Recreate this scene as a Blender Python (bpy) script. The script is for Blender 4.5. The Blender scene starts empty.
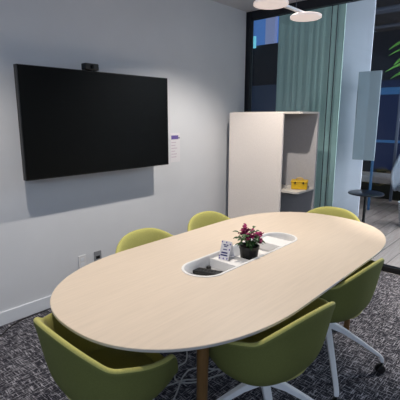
import bpy, bmesh, math, random
from mathutils import Vector, Matrix
random.seed(7)
C = bpy.context.scene.collection
PI = math.pi

# ------------------------------------------------------------------ materials
def lin(c):
    return tuple(((v/255)/12.92 if v/255 <= .04045 else ((v/255+.055)/1.055)**2.4) for v in c) + (1,)

def mat(name, rgb, rough=.6, metal=0, spec=.5, noise=0, nscale=40, bump=0, bscale=300, sheen=0, emit=None, estr=0, stretch=None):
    m = bpy.data.materials.new(name); m.use_nodes = True
    nt = m.node_tree; b = nt.nodes['Principled BSDF']
    b.inputs['Base Color'].default_value = lin(rgb)
    b.inputs['Roughness'].default_value = rough; b.inputs['Metallic'].default_value = metal
    b.inputs['Specular IOR Level'].default_value = spec
    if sheen: b.inputs['Sheen Weight'].default_value = sheen; b.inputs['Sheen Roughness'].default_value = .4
    if emit: b.inputs['Emission Color'].default_value = lin(emit); b.inputs['Emission Strength'].default_value = estr
    tc = nt.nodes.new('ShaderNodeTexCoord'); mp = nt.nodes.new('ShaderNodeMapping')
    nt.links.new(tc.outputs['Object'], mp.inputs['Vector'])
    if stretch: mp.inputs['Scale'].default_value = stretch
    n = nt.nodes.new('ShaderNodeTexNoise'); n.inputs['Scale'].default_value = nscale; n.inputs['Detail'].default_value = 5
    nt.links.new(mp.outputs[0], n.inputs['Vector'])
    r = nt.nodes.new('ShaderNodeValToRGB')
    k = max(noise, .01); L = lin(rgb)
    r.color_ramp.elements[0].position = .3; r.color_ramp.elements[1].position = .7
    r.color_ramp.elements[0].color = tuple(v*(1-k) for v in L[:3])+(1,)
    r.color_ramp.elements[1].color = tuple(min(1, v*(1+k)) for v in L[:3])+(1,)
    nt.links.new(n.outputs['Fac'], r.inputs['Fac']); nt.links.new(r.outputs['Color'], b.inputs['Base Color'])
    if bump:
        n2 = nt.nodes.new('ShaderNodeTexNoise'); n2.inputs['Scale'].default_value = bscale; n2.inputs['Detail'].default_value = 3
        nt.links.new(mp.outputs[0], n2.inputs['Vector'])
        bp = nt.nodes.new('ShaderNodeBump'); bp.inputs['Strength'].default_value = bump; bp.inputs['Distance'].default_value = .002
        nt.links.new(n2.outputs['Fac'], bp.inputs['Height']); nt.links.new(bp.outputs['Normal'], b.inputs['Normal'])
    return m

def carpet_mat():
    m = bpy.data.materials.new('charcoal_carpet'); m.use_nodes = True
    nt = m.node_tree; b = nt.nodes['Principled BSDF']; b.inputs['Roughness'].default_value = .95
    b.inputs['Specular IOR Level'].default_value = .15
    tc = nt.nodes.new('ShaderNodeTexCoord')
    outs = []
    for sc in ((13, 140, 1), (140, 13, 1)):
        mp = nt.nodes.new('ShaderNodeMapping'); mp.inputs['Scale'].default_value = sc
        nt.links.new(tc.outputs['Object'], mp.inputs['Vector'])
        n = nt.nodes.new('ShaderNodeTexNoise'); n.inputs['Scale'].default_value = 1.0; n.inputs['Detail'].default_value = 3
        n.inputs['Roughness'].default_value = .7
        nt.links.new(mp.outputs[0], n.inputs['Vector'])
        r = nt.nodes.new('ShaderNodeValToRGB'); r.color_ramp.elements[0].position = .54; r.color_ramp.elements[1].position = .66
        nt.links.new(n.outputs['Fac'], r.inputs['Fac']); outs.append(r.outputs['Color'])
    mx = nt.nodes.new('ShaderNodeMixRGB'); mx.blend_type = 'LIGHTEN'; mx.inputs[0].default_value = 1
    nt.links.new(outs[0], mx.inputs[1]); nt.links.new(outs[1], mx.inputs[2])
    fine = nt.nodes.new('ShaderNodeTexNoise'); fine.inputs['Scale'].default_value = 220; fine.inputs['Detail'].default_value = 4
    nt.links.new(tc.outputs['Object'], fine.inputs['Vector'])
    mu = nt.nodes.new('ShaderNodeMath'); mu.operation = 'MULTIPLY'
    nt.links.new(mx.outputs[0], mu.inputs[0]); nt.links.new(fine.outputs['Fac'], mu.inputs[1])
    cr = nt.nodes.new('ShaderNodeValToRGB')
    cr.color_ramp.elements[0].position = 0; cr.color_ramp.elements[1].position = .5
    cr.color_ramp.elements[0].color = lin((44, 44, 52)); cr.color_ramp.elements[1].color = lin((190, 188, 196))
    nt.links.new(mu.outputs[0], cr.inputs['Fac']); nt.links.new(cr.outputs['Color'], b.inputs['Base Color'])
    bp = nt.nodes.new('ShaderNodeBump'); bp.inputs['Strength'].default_value = .5; bp.inputs['Distance'].default_value = .003
    nt.links.new(fine.outputs['Fac'], bp.inputs['Height']); nt.links.new(bp.outputs['Normal'], b.inputs['Normal'])
    return m

def plank_mat():
    m = bpy.data.materials.new('taupe_plank_floor'); m.use_nodes = True
    nt = m.node_tree; b = nt.nodes['Principled BSDF']; b.inputs['Roughness'].default_value = .35
    tc = nt.nodes.new('ShaderNodeTexCoord')
    br = nt.nodes.new('ShaderNodeTexBrick'); br.inputs['Scale'].default_value = 1
    br.inputs['Brick Width'].default_value = 1.4; br.inputs['Row Height'].default_value = .18
    br.inputs['Mortar Size'].default_value = .004
    br.inputs['Color1'].default_value = lin((206, 186, 174)); br.inputs['Color2'].default_value = lin((186, 168, 158))
    br.inputs['Mortar'].default_value = lin((80, 70, 66))
    nt.links.new(tc.outputs['Object'], br.inputs['Vector'])
    mp = nt.nodes.new('ShaderNodeMapping'); mp.inputs['Scale'].default_value = (2, 30, 1)
    nt.links.new(tc.outputs['Object'], mp.inputs['Vector'])
    n = nt.nodes.new('ShaderNodeTexNoise'); n.inputs['Scale'].default_value = 1.5; n.inputs['Detail'].default_value = 6
    nt.links.new(mp.outputs[0], n.inputs['Vector'])
    mx = nt.nodes.new('ShaderNodeMixRGB'); mx.blend_type = 'OVERLAY'; mx.inputs[0].default_value = .5
    nt.links.new(br.outputs['Color'], mx.inputs[1]); nt.links.new(n.outputs['Fac'], mx.inputs[2])
    nt.links.new(mx.outputs[0], b.inputs['Base Color'])
    return m

def glass_mat(name, tint, refl=1.0, frost=0.0):
    m = bpy.data.materials.new(name); m.use_nodes = True
    nt = m.node_tree; nt.nodes.remove(nt.nodes['Principled BSDF']); out = nt.nodes['Material Output']
    tr = nt.nodes.new('ShaderNodeBsdfTransparent'); tr.inputs['Color'].default_value = lin(tint)
    gl = nt.nodes.new('ShaderNodeBsdfGlossy'); gl.inputs['Roughness'].default_value = .01 if not frost else .3
    fr = nt.nodes.new('ShaderNodeFresnel'); fr.inputs['IOR'].default_value = 1.45
    mu = nt.nodes.new('ShaderNodeMath'); mu.operation = 'MULTIPLY'; mu.inputs[1].default_value = refl
    nt.links.new(fr.outputs[0], mu.inputs[0])
    mx = nt.nodes.new('ShaderNodeMixShader'); nt.links.new(mu.outputs[0], mx.inputs[0])
    if frost:
        df = nt.nodes.new('ShaderNodeBsdfDiffuse'); df.inputs['Color'].default_value = lin(tint)
        m2 = nt.nodes.new('ShaderNodeMixShader'); m2.inputs[0].default_value = frost
        nt.links.new(tr.outputs[0], m2.inputs[1]); nt.links.new(df.outputs[0], m2.inputs[2])
        nt.links.new(m2.outputs[0], mx.inputs[1])
    else:
        nt.links.new(tr.outputs[0], mx.inputs[1])
    nt.links.new(gl.outputs[0], mx.inputs[2]); nt.links.new(mx.outputs[0], out.inputs['Surface'])
    return m

M = dict(
    wall=mat('wall_paint', (216, 218, 222), .8, noise=.02, nscale=3, bump=.1, bscale=400),
    ceil=mat('ceiling_paint', (205, 205, 210), .9, noise=.03, nscale=6),
    base=mat('white_trim_paint', (226, 230, 236), .4, noise=.01),
    carpet=carpet_mat(), plank=plank_mat(),
    top=mat('pale_birch_laminate', (214, 198, 180), .42, noise=.04, nscale=3, stretch=(1.6, 26, 26), spec=.35),
    edge=mat('table_edge_band', (196, 190, 182), .5),
    under=mat('table_underside', (60, 58, 56), .8),
    oak=mat('oak_leg_wood', (120, 86, 46), .45, noise=.15, nscale=5, stretch=(20, 20, 2)),
    green=mat('olive_fabric_lit', (184, 180, 106), .9, noise=.10, nscale=220, bump=.35, bscale=700, sheen=.15, spec=.15),  # fabric lightened as if lit from above, for rim and inside
    greenshade=mat('olive_fabric_shaded', (118, 122, 68), .75, noise=.06, nscale=160, bump=.25, bscale=700, spec=.2),  # same fabric darkened, shade put into the outer side's colour
    white=mat('white_powder_coat', (246, 246, 248), .35, noise=.01),
    tray=mat('white_tray_plastic', (230, 228, 226), .4, noise=.01),
    traygrey=mat('grey_tray_lid', (168, 168, 170), .5, noise=.02),
    black=mat('black_plastic', (14, 14, 15), .4, noise=.05),
    screen=mat('black_screen', (6, 8, 9), .38, spec=.14, noise=.02),
    bezel=mat('black_bezel', (10, 10, 11), .35),
    frame=mat('dark_window_frame', (24, 27, 36), .5, noise=.05),
    felt=mat('pale_felt', (246, 237, 230), .95, noise=.05, nscale=120, bump=.3, bscale=500, spec=.1),
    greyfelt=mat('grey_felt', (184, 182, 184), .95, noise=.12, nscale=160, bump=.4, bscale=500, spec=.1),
    shelfedge=mat('pale_shelf_laminate', (214, 208, 200), .5),
    yellow=mat('yellow_enamel', (214, 172, 18), .45, noise=.06),
    magenta=mat('magenta_petals', (150, 16, 88), .6, noise=.25, nscale=60),
    leaf=mat('dark_green_leaf', (44, 84, 36), .5, noise=.25, nscale=30),
    leaf2=mat('bright_green_leaf', (120, 200, 84), .45, noise=.25, nscale=12),
    soil=mat('soil', (40, 28, 20), .95, noise=.3),
    paper=mat('white_paper', (226, 224, 228), .7),
    violet=mat('violet_ink', (104, 88, 160), .7), navy=mat('navy_ink', (52, 54, 112), .7), pink=mat('faint_ink', (196, 180, 196), .7),
    outlet=mat('white_outlet_plastic', (226, 226, 228), .4), greyplate=mat('grey_outlet_plate', (140, 142, 146), .45),
    cable=mat('pale_cable_sheath', (170, 168, 168), .5), bcable=mat('black_cable_sheath', (18, 18, 20), .6),
    lamp=mat('frosted_lamp_disc', (235, 225, 222), .5, emit=(255, 236, 228), estr=.42),
    downl=mat('downlight_glow', (255, 245, 230), .5, emit=(255, 240, 220), estr=3),
    glass=glass_mat('partition_glass', (232, 236, 240), .9),
    frost=glass_mat('frosted_acrylic', (192, 202, 208), .3, .55),
    curtain=mat('sage_curtain', (204, 232, 216), .85, noise=.05, nscale=4, bump=.2),
    pillar=mat('pillar_paint', (236, 236, 248), .8, noise=.03, nscale=5),
    darkwall=mat('black_wall_paint', (30, 36, 50), .8, noise=.1),
    navytrim=mat('slate_blue_paint', (70, 88, 118), .7),
    darkceil=mat('dark_open_ceiling', (62, 66, 76), .9, noise=.3, nscale=6),
    duct=mat('grey_duct_metal', (112, 120, 138), .5, metal=.3),
    sky=mat('daylit_window', (70, 110, 170), .5, emit=(84, 132, 200), estr=.75),
    tower=mat('pale_tower', (150, 160, 195), .7, emit=(150, 162, 205), estr=.6),  # emission stands in for daylight on the building
    cyan=mat('cyan_lit_sign', (120, 220, 235), .5, emit=(130, 225, 240), estr=.9),
    tablet=mat('dark_side_table', (30, 34, 44), .3),
    seatw=mat('pale_grey_upholstery', (176, 186, 200), .8, noise=.05, nscale=40),
    blue=mat('blue_display', (14, 24, 52), .3, emit=(24, 44, 96), estr=.25),
    bluel=mat('blue_strip', (60, 110, 160), .4, emit=(58, 112, 165), estr=.25),
    bluerefl=mat('blue_reflection_tint', (58, 104, 146), .4),  # tint of the reflected blue light
    bench=mat('grey_bench_fabric', (165, 165, 170), .9, noise=.1),
    pot=mat('white_planter', (190, 195, 200), .5),
)

# ------------------------------------------------------------------ helpers
def tagit(o, label=None, cat=None, group=None, kind=None):
    if label: o['label'] = label
    if cat: o['category'] = cat
    if group: o['group'] = group
    if kind: o['kind'] = kind
    return o

def empty(name, loc, rz=0):
    o = bpy.data.objects.new(name, None); C.objects.link(o)
    o.location = loc; o.rotation_euler = (0, 0, rz); o.empty_display_size = .1
    return o

class MB:
    def __init__(s): s.bm = bmesh.new()
    def _place(s, vs, loc, rot=None):
        if rot is not None: bmesh.ops.transform(s.bm, matrix=rot.to_4x4(), verts=vs)
        bmesh.ops.translate(s.bm, vec=loc, verts=vs)
    def box(s, lo, hi, bev=0, rot=None, seg=2):
        lo = Vector(lo); hi = Vector(hi); c = (lo+hi)/2; d = hi-lo
        t = bmesh.new(); r = bmesh.ops.create_cube(t, size=1)
        bmesh.ops.scale(t, vec=d, verts=t.verts)
        if bev: bmesh.ops.bevel(t, geom=list(t.edges), offset=bev, segments=seg, affect='EDGES', profile=.5)
        if rot is not None: bmesh.ops.transform(t, matrix=rot.to_4x4(), verts=t.verts)
        bmesh.ops.translate(t, vec=c, verts=t.verts)
        s.merge(t); return s
    def merge(s, t):
        me = bpy.data.meshes.new('t'); t.to_mesh(me); t.free(); s.bm.from_mesh(me); bpy.data.meshes.remove(me)
    def lathe(s, prof, c=(0, 0, 0), n=32, rot=None, sx=1, sy=1):
        t = bmesh.new(); rings = []
        for r, z in prof:
            if r < 1e-6: rings.append([t.verts.new((0, 0, z))])
            else: rings.append([t.verts.new((r*sx*math.cos(2*PI*i/n), r*sy*math.sin(2*PI*i/n), z)) for i in range(n)])
        for a, b in zip(rings, rings[1:]):
            for i in range(n):
                j = (i+1) % n
                if len(a) == 1 and len(b) == 1: continue
                if len(a) == 1: t.faces.new((a[0], b[j], b[i]))
                elif len(b) == 1: t.faces.new((a[i], a[j], b[0]))
                else: t.faces.new((a[i], a[j], b[j], b[i]))
        for ring, flip in ((rings[0], True), (rings[-1], False)):
            if len(ring) > 1: t.faces.new(ring[::-1] if flip else ring)
        bmesh.ops.recalc_face_normals(t, faces=t.faces)
        if rot is not None: bmesh.ops.transform(t, matrix=rot.to_4x4(), verts=t.verts)
        bmesh.ops.translate(t, vec=c, verts=t.verts)
        s.merge(t); return s
    def tube(s, pts, rad, n=8, flat=1):
        pts = [Vector(p) for p in pts]; t = bmesh.new(); rings = []
        rads = rad if isinstance(rad, (list, tuple)) else [rad]*len(pts)
        for i, p in enumerate(pts):
            d = (pts[min(i+1, len(pts)-1)]-pts[max(i-1, 0)]).normalized()
            up = Vector((0, 0, 1)) if abs(d.z) < .95 else Vector((1, 0, 0))
            a = d.cross(up).normalized(); b = a.cross(d).normalized()
            rings.append([t.verts.new(p+rads[i]*(math.cos(2*PI*k/n)*a+flat*math.sin(2*PI*k/n)*b)) for k in range(n)])
        for a, b in zip(rings, rings[1:]):
            for k in range(n): t.faces.new((a[k], a[(k+1) % n], b[(k+1) % n], b[k]))
        t.faces.new(rings[0][::-1]); t.faces.new(rings[-1])
        bmesh.ops.recalc_face_normals(t, faces=t.faces)
        s.merge(t); return s
    def poly(s, pts, thick=0):
        vs = [s.bm.verts.new(p) for p in pts]; s.bm.faces.new(vs); return s
    def prism(s, outline, z0, z1, bev=0):
        t = bmesh.new()
        a = [t.verts.new((x, y, z0)) for x, y in outline]; b = [t.verts.new((x, y, z1)) for x, y in outline]
        n = len(a); t.faces.new(a[::-1]); t.faces.new(b)
        for i in range(n): t.faces.new((a[i], a[(i+1) % n], b[(i+1) % n], b[i]))
        bmesh.ops.recalc_face_normals(t, faces=t.faces)
        s.merge(t); return s
    def build(s, name, m, parent=None, smooth=False, loc=None, **k):
        me = bpy.data.meshes.new(name); s.bm.to_mesh(me); s.bm.free()
        ms = m if isinstance(m, list) else [m]
        for x in ms: me.materials.append(x)
        if smooth:
            for p in me.polygons: p.use_smooth = True
            try: me.set_sharp_from_angle(angle=math.radians(40))
            except Exception: pass
        o = bpy.data.objects.new(name, me); C.objects.link(o)
        if parent: o.parent = parent
        if loc: o.location = loc
        return tagit(o, **k)

def spline(pts, sub=8):
    pts = [Vector(p) for p in pts]; out = []
    P = [pts[0]]+pts+[pts[-1]]
    for i in range(1, len(P)-2):
        for k in range(sub):
            t = k/sub; a, b, c, d = P[i-1], P[i], P[i+1], P[i+2]
            out.append(.5*((2*b)+(c-a)*t+(2*a-5*b+4*c-d)*t*t+(-a+3*b-3*c+d)*t**3))
    out.append(pts[-1]); return out

def copy_tree(o, parent=None):
    c = o.copy(); C.objects.link(c)
    if parent: c.parent = parent
    for ch in list(o.children): copy_tree(ch, c)
    return c

def struct(name, m, lo, hi, parent=None, bev=0):
    return MB().box(lo, hi, bev).build(name, m, parent, kind=None if parent else 'structure')

# ------------------------------------------------------------------ camera
H = 1.5645
cam = bpy.data.cameras.new('camera'); co = bpy.data.objects.new('camera', cam); C.objects.link(co)
cam.sensor_fit = 'HORIZONTAL'; cam.sensor_width = 36; cam.lens = 399.8/400*36; cam.clip_start = .02
yaw, pitch, roll = .7356, .2053, .0015
F = Vector((math.cos(yaw)*math.cos(pitch), math.sin(yaw)*math.cos(pitch), -math.sin(pitch)))
R = Vector((math.sin(yaw), -math.cos(yaw), 0)); U = R.cross(F)
R2 = math.cos(roll)*R+math.sin(roll)*U; U2 = -math.sin(roll)*R+math.cos(roll)*U
m = Matrix((R2, U2, -F)).transposed().to_4x4(); m.translation = (0, 0, H); co.matrix_world = m
bpy.context.scene.camera = co

# ------------------------------------------------------------------ room shell
WY = 3.006; CZ = 2.78; GX = 4.2
struct('floor', M['carpet'], (-3, -3, -.1), (4.17, WY+.01, 0))
fl = struct('floor_corridor', M['plank'], (4.17, -6, -.12), (12, 9, 0))
struct('wall_left', M['wall'], (-3, WY, 0), (4.135, WY+.12, CZ))
struct('ceiling', M['ceil'], (-3, -3, CZ), (4.16, WY+.12, CZ+.1))
struct('baseboard_left', M['base'], (-3, WY-.014, 0), (4.135, WY+.002, .105), bev=.003)

# glass partition
g = empty('window_1', (0, 0, 0)); tagit(g, kind='structure')
MB().box((GX-.004, -3, .03), (GX+.004, WY-.02, CZ-.02)).build('glass_pane', M['glass'], g)
fr = MB()
fr.box((GX-.03, -3, CZ-.09), (GX+.03, WY+.0, CZ+.02)).box((GX-.045, WY-.05, 0), (GX+.02, WY+.12, CZ))
fr.build('window_frame', M['frame'], g)
MB().box((GX-.03, -3, 0), (GX+.05, WY-.085, .055), .004).build('floor_track', M['black'], g)
for y in (1.905, 1.965): MB().box((GX-.006, y-.0025, .055), (GX+.006, y+.0025, CZ-.09)).build('glass_joint', M['frame'], g)

# corridor and far room
struct('ceiling_corridor', M['darkceil'], (4.3, -6, 3.4), (5.8, 2.4, 3.48)); struct('ceiling_hall', M['darkceil'], (5.8, -6, 3.4), (12, 3.4, 3.48))
struct('ceiling_atrium', M['darkceil'], (4.3, 2.4, 5.4), (12, 9, 5.5))
struct('wall_bulkhead', M['darkwall'], (5.8, 3.4, 3.48), (12, 3.46, 5.4))
struct('wall_far', M['darkwall'], (9.6, -6, 0), (9.7, 9, 3.41))
struct('wall_atrium', M['darkwall'], (4.17, 8.2, 0), (12, 8.3, 5.4))
struct('wall_corridor_end', M['darkwall'], (4.17, -6.1, 0), (12, -6, 3.3))
w = empty('window_2', (9.6, 6.5, 3.41)); tagit(w, kind='structure')
MB().box((.3, -2.2, -.02), (.32, 1.8, 2)).build('window_pane', M['sky'], w)
f2 = MB()
f2.box((.02, -2.2, -.02), (.1, 1.8, .06)).box((.02, -2.2, 1.75), (.1, 1.8, 1.9))
f2.build('window_frame', M['frame'], w)
struct('trim_1', M['navytrim'], (8.9, 4.5, 1.45), (9.2, 8.2, 2.35))
for i, (x, z) in enumerate(((8.6, 3.30), (7.0, 3.24), (7.3, 3.27))):
    MB().tube([(x, -5, z), (x, 3.3, z)], .035, 12).build('ceiling_duct', M['duct'], smooth=True,
        label=['grey duct under the dark ceiling, farthest from the glass', 'grey duct under the dark ceiling, nearest the glass', 'grey duct under the dark ceiling, middle one of three'][i], cat='duct', group='ceiling ducts beyond the glass')
b = MB().box((9.72, 6.13, 0), (9.86, 6.42, 5.3)).build('tower_block', M['tower'], label='pale building column seen through the high far window', cat='building')
b = MB().box((9.5, 6.60, 3.40), (9.56, 6.69, 3.70)).build('lit_sign', M['cyan'], label='small cyan lit strip at the corner of the high far window', cat='light')

# curtain
cb = bmesh.new(); cols = []
for i in range(161):
    y = 2.02+.86*i/160; row = []
    for k in range(13):
        z = .01+3.2*k/12; a = .0010*(1-.4*k/12)
        row.append(cb.verts.new((4.66+a*math.sin(i*.36+.9*math.sin(i*.11))+.3*a*math.sin(i*.9), y, z)))
    cols.append(row)
for a, b2 in zip(cols, cols[1:]):
    for k in range(12): cb.faces.new((a[k], a[k+1], b2[k+1], b2[k]))
mb = MB(); mb.bm.free(); mb.bm = cb
o = mb.build('curtain', M['curtain'], smooth=True, label='sage green floor-length curtain hanging behind the glass partition', cat='curtain')
s = o.modifiers.new('s', 'SOLIDIFY'); s.thickness = .006

struct('wall_pillar', M['pillar'], (5.2, 1.895, 0), (5.215, 2.40, 3.4))
pn = empty('frosted_panel', (5.05, 1.87, 0))
tagit(pn, 'upright frosted acrylic panel mounted in front of the pale pillar behind the glass', 'panel')
MB().box((-.01, -.17, 1.04), (.01, .10, 2.10), .004).build('acrylic_sheet', M['frost'], pn)
for z in (1.2, 1.9): MB().box((.01, .05, z), (.15, .075, z+.025)).build('bracket', M['duct'], pn)
MB().tube([(-.02, .085, 1.55), (-.035, .085, 1.57), (-.035, .085, 1.88), (-.02, .085, 1.9)], .004).build('handle', M['frame'], pn, smooth=True)

# side table
st = empty('side_table', (4.75, 1.66, 0)); tagit(st, 'small dark round pedestal side table standing behind the glass', 'table')
MB().lathe([(0, .672), (.19, .672), (.2, .678), (.2, .688), (.19, .694), (0, .694)], n=48).build('tabletop', M['tablet'], st, smooth=True)
MB().lathe([(.016, .015), (.016, .672)], n=16).build('pole', M['black'], st, smooth=True)
MB().lathe([(0, 0), (.15, 0), (.15, .008), (.02, .018), (0, .018)], n=40).build('base', M['black'], st, smooth=True)

# lounge armchair
ac = empty('lounge_chair', (7.3, 1.68, 0), math.radians(150)); tagit(ac, 'pale high-backed rounded lounge chair beyond the glass', 'chair')
ab = bmesh.new(); rings = []
for k in range(11):
    t = k/10; row = []
    for i in range(25):
        th = -2.2+4.4*i/24
        zt = 1.28-.42*(abs(th)/2.2)**2
        r = .30+.10*math.sin(PI*min(1, t*.9+.1))
        z = .32+(zt-.32)*t
        row.append(ab.verts.new((-r*math.cos(th), r*1.05*math.sin(th), z)))
    rings.append(row)
for a, b2 in zip(rings, rings[1:]):
    for i in range(24): ab.faces.new((a[i], a[i+1], b2[i+1], b2[i]))
mb = MB(); mb.bm.free(); mb.bm = ab
o = mb.build('shell', M['seatw'], ac, smooth=True)
s = o.modifiers.new('s', 'SOLIDIFY'); s.thickness = .07; s = o.modifiers.new('b', 'SUBSURF'); s.render_levels = 1
MB().lathe([(0, .30), (.25, .30), (.32, .34), (.33, .42), (.29, .46), (0, .47)], n=32).build('seat_cushion', M['seatw'], ac, smooth=True)
MB().lathe([(.02, .02), (.02, .31)], n=12).build('pole', M['duct'], ac, smooth=True)
MB().lathe([(0, 0), (.26, 0), (.26, .01), (.03, .025), (0, .025)], n=32).build('base', M['duct'], ac, smooth=True)

bn = empty('bench', (8.3, 2.75, 0)); tagit(bn, 'low grey upholstered bench beside the pale lounge chair', 'bench')
MB().box((-.3, -.75, .3), (.3, .6, .44), .03).build('seat', M['bench'], bn)
MB().box((-.25, -.7, 0), (.25, .55, .3), .01).build('plinth', M['black'], bn)

dp = empty('wall_display', (9.55, 2.85, 0)); tagit(dp, 'tall dark blue lit display on the black wall beyond the glass', 'display')
MB().box((-.03, -.62, .35), (.03, .42, 2.4), .01).build('casing', M['frame'], dp)
MB().box((-.036, -.58, .4), (-.03, .38, 2.35)).build('lit_face', M['blue'], dp)
for z0, z1 in ((2.05, 2.2), (1.0, 1.06)): MB().box((-.045, -.58, z0), (-.037, .38, z1)).build('light_band', M['bluel'], dp)
MB().box((6.9, 2.335, 0), (6.93, 2.37, 2.25)).build('blue_reflection', M['bluerefl'], label='slim blue bar standing in for a light reflection beside the frosted panel', cat='post')  # solid bar built in place of a blue light reflection
MB().box((7.9, 2.28, 0), (7.94, 2.325, 2.30), .005).build('pale_post', M['duct'], label='slim pale post in front of the dark blue display', cat='post')

# big plant beyond the glass
pl = empty('potted_tree', (6.2, 1.50, 0)); tagit(pl, 'tall potted plant with broad bright green leaves beyond the glass', 'plant')
MB().lathe([(0, 0), (.14, 0), (.19, .36), (.17, .36), (.16, .33), (0, .33)], n=32).build('planter', M['pot'], pl, smooth=True)
MB().tube(spline([(0, 0, .33), (.03, -.02, .9), (-.02, -.03, 1.5), (.0, -.04, 2.52)]), .018).build('trunk', M['soil'], pl, smooth=True)
def leafmesh(bm, base, d, L, W, droop=.4, n=6):
    base = Vector(base); d = Vector(d).normalized(); side = d.cross(Vector((0, 0, 1))).normalized(); prev = None
    for i in range(n+1):
        t = i/n; w = W*math.sin(PI*min(1, t*.93+.05))**.8
        p = base+d*L*t-Vector((0, 0, 1))*droop*L*t*t
        row = (bm.verts.new(p-side*w+Vector((0, 0, w*.4))), bm.verts.new(p), bm.verts.new(p+side*w+Vector((0, 0, w*.4))))
        if prev:
            for a in (0, 1): bm.faces.new((prev[a], prev[a+1], row[a+1], row[a]))
        prev = row
mb = MB()
for i in range(22):
    a = i*2.4; z = 2.12+.5*(i/21)
    leafmesh(mb.bm, (.03*math.cos(a), .03*math.sin(a)-.04, z), (math.cos(a), math.sin(a), .25), .54, .08)
mb.build('foliage', M['leaf2'], pl, smooth=True)

# ------------------------------------------------------------------ television, webcam, notice, outlets
tv = empty('television', (1.949, 2.8, 1.513)); tagit(tv, 'large black flat-screen television mounted on the pale wall', 'television')
MB().box((-.696, 0, -.399), (.696, .045, .399), .004).build('casing', M['bezel'], tv)
MB().box((-.690, -.0015, -.390), (.690, .003, .393)).build('screen', M['screen'], tv)
MB().box((-.3, .045, -.2), (.3, .075, .2), .006).build('rear_housing', M['bezel'], tv)
MB().box((-.2, .07, -.15), (.2, .09, .15)).box((-.05, .085, -.05), (.05, .19, .05)).box((-.15, .185, -.12), (.15, .2055, .12)).build('wall_bracket', M['black'], tv)
wc = empty('webcam', (1.836, 2.815, 1.9145)); tagit(wc, 'small black webcam perched on the top edge of the television', 'webcam')
MB().box((-.062, -.03, .002), (.062, .03, .052), .008).build('body', M['black'], wc)
MB().lathe([(0, 0), (.014, 0), (.014, .006), (.009, .008), (0, .006)], (0, -.03, .027), 20, Matrix.Rotation(PI/2, 3, 'X')).build('lens', M['screen'], wc, smooth=True)
MB().box((-.02, -.02, .0), (.02, .035, .004)).box((-.02, .03, -.045), (.02, .036, .003)).build('clip', M['black'], wc)
nt_ = empty('wall_notice', (2.938, WY, 1.25)); tagit(nt_, 'white paper notice with violet header taped beside the television', 'notice')
MB().box((-.07, -.002, -.15), (.066, 0, .15)).build('sheet', M['paper'], nt_)
MB().box((-.06, -.003, .085), (.04, -.0022, .125)).build('header_band', M['violet'], nt_)
MB().lathe([(0, 0), (.009, 0), (.009, .001), (0, .001)], (.052, -.0022, .098), 12, Matrix.Rotation(PI/2, 3, 'X')).build('dot', M['navy'], nt_)
mb = MB()
for k in range(6):
    wd = random.uniform(.05, .1)
    for z0 in (0,): mb.box((-.06, -.003, .05-.03*k), (-.06+wd, -.0022, .057-.03*k))
mb.build('text_lines', M['pink'], nt_)
oa = empty('wall_outlet', (1.776, WY, .315)); tagit(oa, 'white wall plate low on the wall, left of the grey one', 'outlet')
MB().box((-.037, -.008, -.058), (.037, 0, .058), .003).build('plate', M['outlet'], oa)
MB().box((-.017, -.0095, .008), (.017, -.007, .036), .001).box((-.017, -.0095, -.036), (.017, -.007, -.008), .001).build('socket', M['base'], oa)
ob = empty('wall_outlet', (1.935, WY, .315)); tagit(ob, 'grey wall plate with a dark socket low on the wall', 'outlet')
MB().box((-.037, -.008, -.058), (.037, 0, .058), .003).build('plate', M['greyplate'], ob)
MB().box((-.02, -.0095, -.012), (.02, -.007, .014), .001).build('socket', M['black'], ob)

# ------------------------------------------------------------------ acoustic shelf unit
su = empty('acoustic_shelf_unit', (3.9, 2.5, 0)); tagit(su, 'pale felt acoustic screen unit with an open grey shelf niche', 'shelving unit')
def q(x, y, z): return (x-3.9, y-2.5, z)
MB().box(q(3.69, 2.188, .0), q(3.72, 2.888, 1.61), .006).build('front_panel', M['felt'], su)
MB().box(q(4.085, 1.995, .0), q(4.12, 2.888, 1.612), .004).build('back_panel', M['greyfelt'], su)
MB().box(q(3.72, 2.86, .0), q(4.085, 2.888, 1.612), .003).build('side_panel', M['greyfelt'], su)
def quarter2(x0, xb):
    pts = [(x0-3.9, 2.19-2.5), (x0-3.9, 2.03-2.5)]
    for i in range(7): t = i/6*PI/2; pts.append((x0+.03-.03*math.cos(t)-3.9, 2.03-.035*math.sin(t)-2.5))
    pts.append((4.085-3.9, 1.995-2.5))
    pts += [(4.085-3.9, .36), (3.72-3.9, .36)]
    return pts
MB().prism(quarter2(3.72, 0), 1.597, 1.618).build('roof_panel', M['shelfedge'], su)
MB().prism(quarter2(3.72, 0), .772, .792).build('shelf', M['shelfedge'], su)

yb = empty('yellow_box', (3.94, 2.095, .793), math.radians(25)); tagit(yb, 'small yellow box with lid and handle on the grey niche shelf', 'box')
MB().box((-.065, -.085, 0), (.065, .085, .075), .008).build('body', M['yellow'], yb)
MB().box((-.07, -.09, .072), (.07, .09, .094), .008).build('lid', M['yellow'], yb)
MB().tube(spline([(0, -.035, .092), (0, -.03, .112), (0, 0, .118), (0, .03, .112), (0, .035, .092)], 5), .005).build('handle', M['yellow'], yb, smooth=True)
for y in (-.05, .035): MB().box((-.075, y, .062), (-.066, y+.015, .084)).build('latch', M['black'], yb)
MB().tube(spline([(3.83, 2.20, .797), (3.86, 2.25, .80), (3.90, 2.21, .83), (3.86, 2.18, .84), (3.83, 2.22, .82), (3.88, 2.26, .803), (3.93, 2.24, .797)], 6), .004).build(
    'coiled_cable', M['cable'], smooth=True, label='small coiled pale cable left of the yellow box on the shelf', cat='cable')

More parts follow.
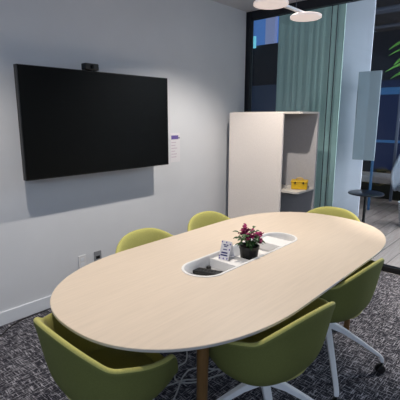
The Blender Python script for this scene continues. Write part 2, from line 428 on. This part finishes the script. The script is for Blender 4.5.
# ------------------------------------------------------------------ table
TX0, TX1, CY, TB = .733, 3.213, 1.364, .600
def table_outline(n=160, off=0):
    pts = []; ax = .80; nn = 2.3
    for i in range(n):
        t = 2*PI*i/n; c, s_ = math.cos(t), math.sin(t)
        ex = abs(c)**(2/nn)*(ax-off)*(1 if c >= 0 else -1); ey = abs(s_)**(2/nn)*(TB-off)*(1 if s_ >= 0 else -1)
        cx = (TX1-ax) if c >= 0 else (TX0+ax)
        pts.append((cx+ex, CY+ey))
    return pts
def stadium(x0, x1, y0, y1, n=160):
    r = (y1-y0)/2; cy = (y0+y1)/2; pts = []
    L = x1-x0-2*r; per = 2*L+2*PI*r; start = None
    def at(s):
        s %= per
        if s < PI*r/2: a = s/r; return (x1-r+r*math.cos(a), cy+r*math.sin(a))
        s -= PI*r/2
        if s < L: return (x1-r-s, y1)
        s -= L
        if s < PI*r: a = PI/2+s/r; return (x0+r+r*math.cos(a), cy+r*math.sin(a))
        s -= PI*r
        if s < L: return (x0+r+s, y0)
        s -= L; a = -PI/2+s/r; return (x1-r+r*math.cos(a), cy+r*math.sin(a))
    return [at(per*i/n) for i in range(n)]
TRX0, TRX1, TRY0, TRY1 = 1.442, 2.475, 1.258, 1.516
tb = empty('conference_table', (1.965, CY, 0)); tagit(tb, 'oval conference table with pale birch top and wooden legs', 'table')
def T(x, y, z=0): return (x-1.965, y-CY, z)
def ring_mesh(outer, inner, layers):
    """outer/inner loops same count; layers: list of (which, z)"""
    bm = bmesh.new(); n = N
    # match inner to outer by parameter (angle-based start)
    loops = []
    for kind, z in layers:
        L = outer[kind] if isinstance(outer, dict) else outer
        loops.append([bm.verts.new(T(x, y, z)) for x, y in L])
    for a, b in zip(loops, loops[1:]):
        for i in range(n): bm.faces.new((a[i], a[(i+1) % n], b[(i+1) % n], b[i]))
    return bm
N = 160
hole = stadium(TRX0+.006, TRX1-.006, TRY0+.006, TRY1-.006, N)
O = {'o': table_outline(N), 'o2': table_outline(N, .02), 'o1': table_outline(N, .002), 'h': hole}
mb = MB(); mb.bm.free(); mb.bm = ring_mesh(O, None, [('h', .712), ('h', .740), ('o1', .740), ('o', .738)])
mb.build('tabletop', M['top'], tb)
mb = MB(); mb.bm.free(); mb.bm = ring_mesh(O, None, [('o', .738), ('o', .728), ('o2', .714)])
mb.build('edge_band', M['edge'], tb)
mb = MB(); mb.bm.free(); mb.bm = ring_mesh(O, None, [('o2', .714), ('h', .712)])
mb.build('underside', M['under'], tb)
for sx in (-1, 1):
    for sy in (-1, 1):
        MB().tube([(sx*.80+sx*.02, sy*.335, 0), (sx*.80, sy*.33, .712)], [.021, .028], 24).build('leg', M['oak'], tb, smooth=True)
MB().box((-.85, -.36, .68), (.85, -.32, .711)).box((-.85, .32, .68), (.85, .36, .711)).box((-.85, -.34, .68), (-.81, .34, .711)).box((.81, -.34, .68), (.85, .34, .711)).build('underframe', M['black'], tb)

# tray sunk in the tabletop
tr = empty('cable_tray', ((TRX0+TRX1)/2, (TRY0+TRY1)/2, .74)); tagit(tr, 'long white rounded tray sunk into the middle of the tabletop', 'tray')
tcx, tcy = (TRX0+TRX1)/2, (TRY0+TRY1)/2
def tl(pts, z): return [(x-tcx, y-tcy, z) for x, y in pts]
bm = bmesh.new()
lay = [(stadium(TRX0, TRX1, TRY0, TRY1, N), .0008), (stadium(TRX0+.001, TRX1-.001, TRY0+.001, TRY1-.001, N), .004),
       (stadium(TRX0+.014, TRX1-.014, TRY0+.014, TRY1-.014, N), .004), (stadium(TRX0+.017, TRX1-.017, TRY0+.017, TRY1-.017, N), -.002),
       (stadium(TRX0+.02, TRX1-.02, TRY0+.02, TRY1-.02, N), -.07)]
loops = [[bm.verts.new(p) for p in tl(a, z)] for a, z in lay]
for a, b in zip(loops, loops[1:]):
    for i in range(N): bm.faces.new((a[i], a[(i+1) % N], b[(i+1) % N], b[i]))
bm.faces.new(loops[-1])
mb = MB(); mb.bm.free(); mb.bm = bm
mb.build('basin', M['tray'], tr, smooth=True)
def tb_(x0, x1, z0, z1, name, m_):
    MB().box((x0-tcx, -.108, z0), (x1-tcx, .108, z1), .003).build(name, m_, tr)
tb_(1.745, 1.885, -.028, -.018, 'divider_shelf', M['tray'])
tb_(1.739, 1.745, -.069, -.010, 'divider_wall', M['tray'])
tb_(1.885, 1.891, -.069, -.018, 'divider_wall', M['tray'])
tb_(2.235, 2.365, -.022, -.012, 'divider_shelf', M['tray'])
tb_(2.229, 2.235, -.069, -.012, 'divider_wall', M['tray'])
tb_(2.365, 2.371, -.069, -.012, 'divider_wall', M['tray'])

# things in the tray
rc = empty('remote_control', (1.645, 1.43, .6725), math.radians(-72)); tagit(rc, 'slim black remote control lying in the left compartment of the tray', 'remote')
MB().box((-.085, -.03, 0), (.085, .03, .022), .005).build('body', M['black'], rc)
mb = MB()
for i in range(6):
    for j in range(2): mb.box((-.055+i*.02, -.011+j*.014, .021), (-.046+i*.02, -.003+j*.014, .024), .001)
mb.build('buttons', M['bezel'], rc)
MB().tube(spline([(1.50, 1.34, .678), (1.53, 1.315, .68), (1.55, 1.36, .68), (1.54, 1.43, .68), (1.51, 1.45, .68), (1.50, 1.40, .69), (1.53, 1.35, .69)], 6), .006).build(
    'adapter_cable', M['bcable'], smooth=True, label='looped black adapter cable behind the remote in the tray', cat='cable')
ds = MB().box((1.70, 1.47, .670), (1.725, 1.488, .69), .003).build('adapter_plug', M['black'], label='tiny black adapter plug at the back of the left tray compartment', cat='plug')

cd = empty('tent_card', (1.782, 1.425, .7235), math.radians(-80)); tagit(cd, 'white leaning table card with dark blue printing in the tray', 'card')
rx = Matrix.Rotation(math.radians(-14), 3, 'X')
def onp(lo, hi, off=0):
    return lo, hi
mbA = MB()
mbA.poly([(-.034, 0, 0), (.034, 0, 0), (.034, .048, .105), (-.034, .048, .105)])
mbA.poly([(-.034, .048, .105), (.034, .048, .105), (.034, .085, 0), (-.034, .085, 0)])
o = mbA.build('card', M['paper'], cd)
s = o.modifiers.new('s', 'SOLIDIFY'); s.thickness = .0012
mk = MB(); mk2 = MB()
def strip(mb, x0, x1, z0, z1):
    f = lambda x, z: (x, z*.048/.105-.0018, z)
    mb.poly([f(x0, z0), f(x1, z0), f(x1, z1), f(x0, z1)])
for x0, x1, z0, z1 in ((-.018, -.002, .080, .086), (.002, .016, .080, .086), (-.012, .010, .072, .077), (-.014, .012, .055, .060), (-.022, .02, .036, .044), (-.024, .022, .022, .030)):
    strip(mk, x0, x1, z0, z1)
for x, z in ((-.03, .098), (-.026, .008), (.0, .008), (.024, .010), (.027, .09), (.0, .098), (.028, .06), (-.03, .02)):
    strip(mk2, x-.004, x+.004, z-.004, z+.004)
mk.build('printed_text', M['navy'], cd); mk2.build('printed_border', M['violet'], cd)

fp = empty('flower_pot', (1.965, 1.365, .6705)); fp.scale = (1.13, 1.13, 1.28); tagit(fp, 'magenta flowering plant in a small black pot in the tray', 'plant')
MB().lathe([(0, 0), (.044, 0), (.053, .075), (.056, .075), (.056, .088), (.05, .088), (.047, .078), (0, .078)], n=28).build('pot', M['black'], fp, smooth=True)
MB().lathe([(0, .079), (.046, .079), (0, .083)], n=20).build('soil', M['soil'], fp)
mb = MB(); stems = []
for i in range(26):
    a = i*2.4+.3; rr = .02+.062*((i*.37) % 1); h = .098+.078*(1-rr/.12)+random.uniform(-.02, .02)
    p = Vector((rr*math.cos(a), rr*math.sin(a), h)); stems.append(p)
    mb.tube([(0.01*math.cos(a), .01*math.sin(a), .08), p*.6+Vector((0, 0, .03)), p], .0014, 5)
mb.build('stems', M['leaf'], fp)
mb = MB()
for i in range(46):
    a = i*1.9; rr = random.uniform(.01, .06); z = random.uniform(.09, .165)
    leafmesh(mb.bm, (rr*math.cos(a), rr*math.sin(a), z), (math.cos(a), math.sin(a), random.uniform(-.1, .6)), random.uniform(.03, .048), .011, .35, 4)
mb.build('leaves', M['leaf'], fp, smooth=True)
mb = MB()
for p in stems:
    for k in range(6):
        a = random.uniform(0, 6.28)
        leafmesh(mb.bm, p, (math.cos(a), math.sin(a), random.uniform(-.3, 1.0)), random.uniform(.017, .026), .0115, .2, 3)
mb.build('blossoms', M['magenta'], fp, smooth=False)

# ------------------------------------------------------------------ chairs
PROF = [(0, 0), (.25, .0), (.47, .015), (.63, .055), (.745, .14), (.82, .27), (.872, .45), (.917, .67), (.957, .87), (1.01, 1)]
def rim(t):
    """t angle from the back, signed; returns x, y, z on the rim"""
    n = 2.4; a = .315; s_, c = math.sin(t), math.cos(t)
    b = .262 if c > 0 else .235
    x = abs(s_)**(2/n)*a*(1 if s_ >= 0 else -1); y = -abs(c)**(2/n)*b*(1 if c >= 0 else -1)
    d = abs(math.degrees(t))
    def sm(u): u = max(0, min(1, u)); return u*u*(3-2*u)
    z = .688+.098*max(0, math.cos(min(1.5708, abs(t)*1.66)))**.9-.035*sm((d-60)/44)-.177*sm((d-106)/42)
    return x, y, z
def shell_mesh():
    bm = bmesh.new(); NA = 56; rings = []
    z0 = .42
    for r, k in PROF:
        if r == 0: rings.append([bm.verts.new((0, 0, z0))]); continue
        row = []
        for i in range(NA):
            x, y, z = rim(-PI+2*PI*i/NA)
            row.append(bm.verts.new((x*r, y*r, z0+(z-z0)*k)))
        rings.append(row)
    for a, b in zip(rings, rings[1:]):
        for i in range(NA):
            j = (i+1) % NA
            if len(a) == 1: bm.faces.new((a[0], b[i], b[j]))
            else: bm.faces.new((a[i], b[i], b[j], a[j]))
    bm.normal_update()
    for f in bm.faces:
        c = f.calc_center_median()
        if f.normal.dot(c-Vector((0, 0, 1.0))) < 0: f.normal_flip()
    return bm
def make_chair():
    root = empty('tub_chair', (0, 0, 0))
    mb = MB(); mb.bm.free(); mb.bm = shell_mesh()
    sh = mb.build('shell', [M['greenshade'], M['green']], root, smooth=True)
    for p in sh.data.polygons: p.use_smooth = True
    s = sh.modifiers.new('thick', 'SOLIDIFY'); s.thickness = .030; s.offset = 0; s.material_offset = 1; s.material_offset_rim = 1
    # decide which side is the outside: normals facing away from the axis keep the shaded outer tone
    s2 = sh.modifiers.new('sub', 'SUBSURF'); s2.levels = 1; s2.render_levels = 2
    MB().lathe([(0, .428), (.17, .43), (.195, .44), (.2, .452), (.19, .464), (.15, .47), (0, .472)], n=40, sx=1.1, sy=1).build('seat_pad', M['green'], root, smooth=True)
    MB().lathe([(0, .285), (.026, .285), (.032, .30), (.032, .335), (.022, .345), (.022, .39), (.07, .398), (.075, .408), (0, .412)], n=28).build('column', M['white'], root, smooth=True)
    return root
def add_base(root, rz):
    for k in range(4):
        a = rz+k*PI/2; d = Vector((math.cos(a), math.sin(a), 0)); n = Vector((-math.sin(a), math.cos(a), 0))
        bm = bmesh.new(); sec = []
        for r, z, w_, h_ in ((.015, .315, .020, .022), (.10, .275, .018, .018), (.22, .197, .0155, .014), (.33, .120, .0135, .011), (.348, .102, .013, .011), (.352, .072, .012, .010)):
            c = d*r+Vector((0, 0, z))
            up = Vector((0, 0, 1)) if r < .34 else d
            sec.append([bm.verts.new(c+n*w_*sx+up*h_*sy) for sx, sy in ((-1, -1), (1, -1), (1, 1), (-1, 1))])
        for p, q_ in zip(sec, sec[1:]):
            for i in range(4): bm.faces.new((p[i], p[(i+1) % 4], q_[(i+1) % 4], q_[i]))
        bm.faces.new(sec[0]); bm.faces.new(sec[-1])
        bmesh.ops.recalc_face_normals(bm, faces=bm.faces)
        bmesh.ops.bevel(bm, geom=list(bm.edges), offset=.003, segments=2, affect='EDGES')
        mb = MB(); mb.bm.free(); mb.bm = bm
        leg = mb.build('leg', M['white'], root, smooth=True)
        ca = MB(); c = d*.352
        rot = Matrix.Rotation(PI/2, 3, 'X'); rz_ = Matrix.Rotation(a+.5+k, 3, 'Z')
        for s_ in (-1, 1):
            off = rz_ @ Vector((.008, s_*.013, 0))
            ca.lathe([(0, -.008), (.022, -.008), (.027, -.004), (.027, .004), (.022, .008), (0, .008)], (c.x+off.x, c.y+off.y, .027), 24, rz_ @ rot)
        ca.lathe([(0, .028), (.016, .03), (.018, .05), (.008, .056), (.006, .074), (0, .074)], (c.x, c.y, 0), 16)
        ca.build('castor', M['black'], leg, smooth=True)
proto = make_chair()
#        x, y, facing rot (0 = faces +Y), base rot, label
chairs = [
    (1.49, .925, -7, 45, 'green tub chair in front of the table, nearest the camera on its long side'),
    (2.208, .942, -3, 36, 'green tub chair on the near long side, right of another, near the white cup-end castor'),
    (.895, 1.335, -92, 20, 'green tub chair tucked under the left rounded end of the table'),
    (1.73, 1.89, 180, 30, 'green tub chair on the far side below the television'),
    (2.43, 1.91, 180, 10, 'green tub chair on the far side between the television and the felt screen unit'),
    (3.10, 1.42, 90, 5, 'green tub chair at the right rounded end, in front of the curtain'),
]
chairs[1] = chairs[1][:4]+('green tub chair on the near long side, right of the nearest one',)
allc = []
for i, (x, y, rz, br, lab) in enumerate(chairs):
    o = proto if i == 0 else proto.copy()
    if i:
        C.objects.link(o)
        for ch in list(proto.children):
            c = ch.copy(); C.objects.link(c); c.parent = o
    o.location = (x, y, 0); o.rotation_euler = (0, 0, math.radians(rz))
    o['_b'] = math.radians(br-rz)
    tagit(o, lab, 'chair', 'green tub chairs around the conference table')
    allc.append(o)
for o in allc:
    add_base(o, o['_b']); del o['_b']

# ------------------------------------------------------------------ floor cables
def cable(pts, r, m_, label, grp=None, name='floor_cable'):
    MB().tube(spline(pts, 8), r, 8).build(name, m_, smooth=True, label=label, cat='cable', group=grp)
z = .004
cable([(.4, 2.60, z), (.8, 2.72, z), (.99, 2.85, z), (1.13, 2.945, z), (1.29, 2.975, z), (1.6, 2.98, z), (1.74, 2.98, .02), (1.776, 2.985, .27)], .0045, M['bcable'], 'thin black cable running along the foot of the wall')
cable([(1.80, 1.75, z), (1.68, 1.64, z), (1.60, 1.63, z), (1.50, 1.56, z), (1.52, 1.48, z), (1.62, 1.42, z), (1.8, 1.36, z), (1.98, 1.36, z)], .005, M['cable'], 'pale floor cable under the table, making the widest loop')
cable([(1.30, 1.62, z), (1.42, 1.55, z), (1.52, 1.50, z+.01), (1.58, 1.45, z+.01), (1.72, 1.44, z), (1.90, 1.34, z)], .0045, M['cable'], 'pale floor cable under the table, crossing the loop')
cable([(1.34, 1.42, z), (1.42, 1.46, z+.01), (1.55, 1.53, z+.015), (1.66, 1.52, z+.01), (1.82, 1.30, z), (1.92, 1.15, z)], .0045, M['cable'], 'pale floor cable under the table, nearest the camera')
MB().tube([(1.15, 1.29, .60), (1.15, 1.29, .68)], .006, 8).tube([(1.15, 1.29, .675), (1.15, 1.29, .7115)], .012, 8).build('hanging_plug', M['cable'], smooth=True, label='short pale cable end hanging below the tabletop', cat='cable')

# ------------------------------------------------------------------ pendant lamp
pd = empty('pendant_lamp', (1.9, CY, 2.2)); tagit(pd, 'linear pendant lamp of thin glowing discs on a white rod over the table', 'lamp')
for x in (-.62, -.2, .212, .632):
    MB().lathe([(0, -.008), (.092, -.008), (.1, -.004), (.1, .008), (.094, .012), (0, .012)], (x, 0, 0), 48).build('lamp_disc', M['lamp'], pd, smooth=True)
MB().box((-.66, -.012, .012), (.60, .012, .028), .003).build('rod', M['white'], pd)
for x in (-.5, .5): MB().tube([(x, 0, .028), (x, 0, CZ-2.2)], .0015, 6).build('suspension_wire', M['duct'], pd)

# ------------------------------------------------------------------ lights
def spot(name, loc, power, size, col=(1, .93, .86), rad=.035, blend=.5, target=None):
    l = bpy.data.lights.new(name, 'SPOT'); l.energy = power; l.spot_size = math.radians(size); l.spot_blend = blend
    l.color = col; l.shadow_soft_size = rad
    o = bpy.data.objects.new(name, l); C.objects.link(o); o.location = loc
    if target: o.rotation_euler = (Vector(target)-Vector(loc)).to_track_quat('-Z', 'Y').to_euler()
def downlight(x, y, power, col=(1, .92, .83), size=122):
    d = empty('ceiling_downlight', (x, y, CZ)); tagit(d, 'round recessed downlight in the ceiling %s' % ('above the table' if x > 0 and y > 1 else 'near the glass partition, added to brighten the carpet'), 'light', 'recessed ceiling downlights')
    MB().lathe([(.045, -.002), (.06, -.004), (.062, 0), (.045, .0)], n=32).build('trim_ring', M['white'], d, smooth=True)
    spot('lamp', (x, y, CZ-.012), power, size, col)
for x, p in ((.72, 100), (2.75, 175)): downlight(x, 1.78, p)
downlight(3.85, .35, 330, size=66)  # unseen extra lamp, added to brighten the carpet on the right

def area(name, loc, target, sx, sy, power, col):
    l = bpy.data.lights.new(name, 'AREA'); l.shape = 'RECTANGLE'; l.size = sx; l.size_y = sy; l.energy = power; l.color = col
    o = bpy.data.objects.new(name, l); C.objects.link(o); o.location = loc
    o.rotation_euler = (Vector(target)-Vector(loc)).to_track_quat('-Z', 'Y').to_euler()
area('daylight', (-2.0, -1.8, 2.6), (2.0, 3.0, 1.9), 2.4, .8, 55, (.66, .80, 1))
area('corridor_light', (7, -.5, 3.3), (7, 0.5, 0), 3, 3, 300, (.9, .94, 1))
area('curtain_fill', (4.42, -.2, 1.7), (4.8, 2.3, 1.4), .3, 2.4, 85, (.85, .95, 1))  # unseen fill strip added to brighten the curtain and pillar
w = bpy.data.worlds.new('world'); bpy.context.scene.world = w; w.use_nodes = True
w.node_tree.nodes['Background'].inputs[0].default_value = (.62, .76, 1, 1); w.node_tree.nodes['Background'].inputs[1].default_value = .26
sc = bpy.context.scene; sc.view_settings.view_transform = 'Standard'; sc.view_settings.exposure = 0
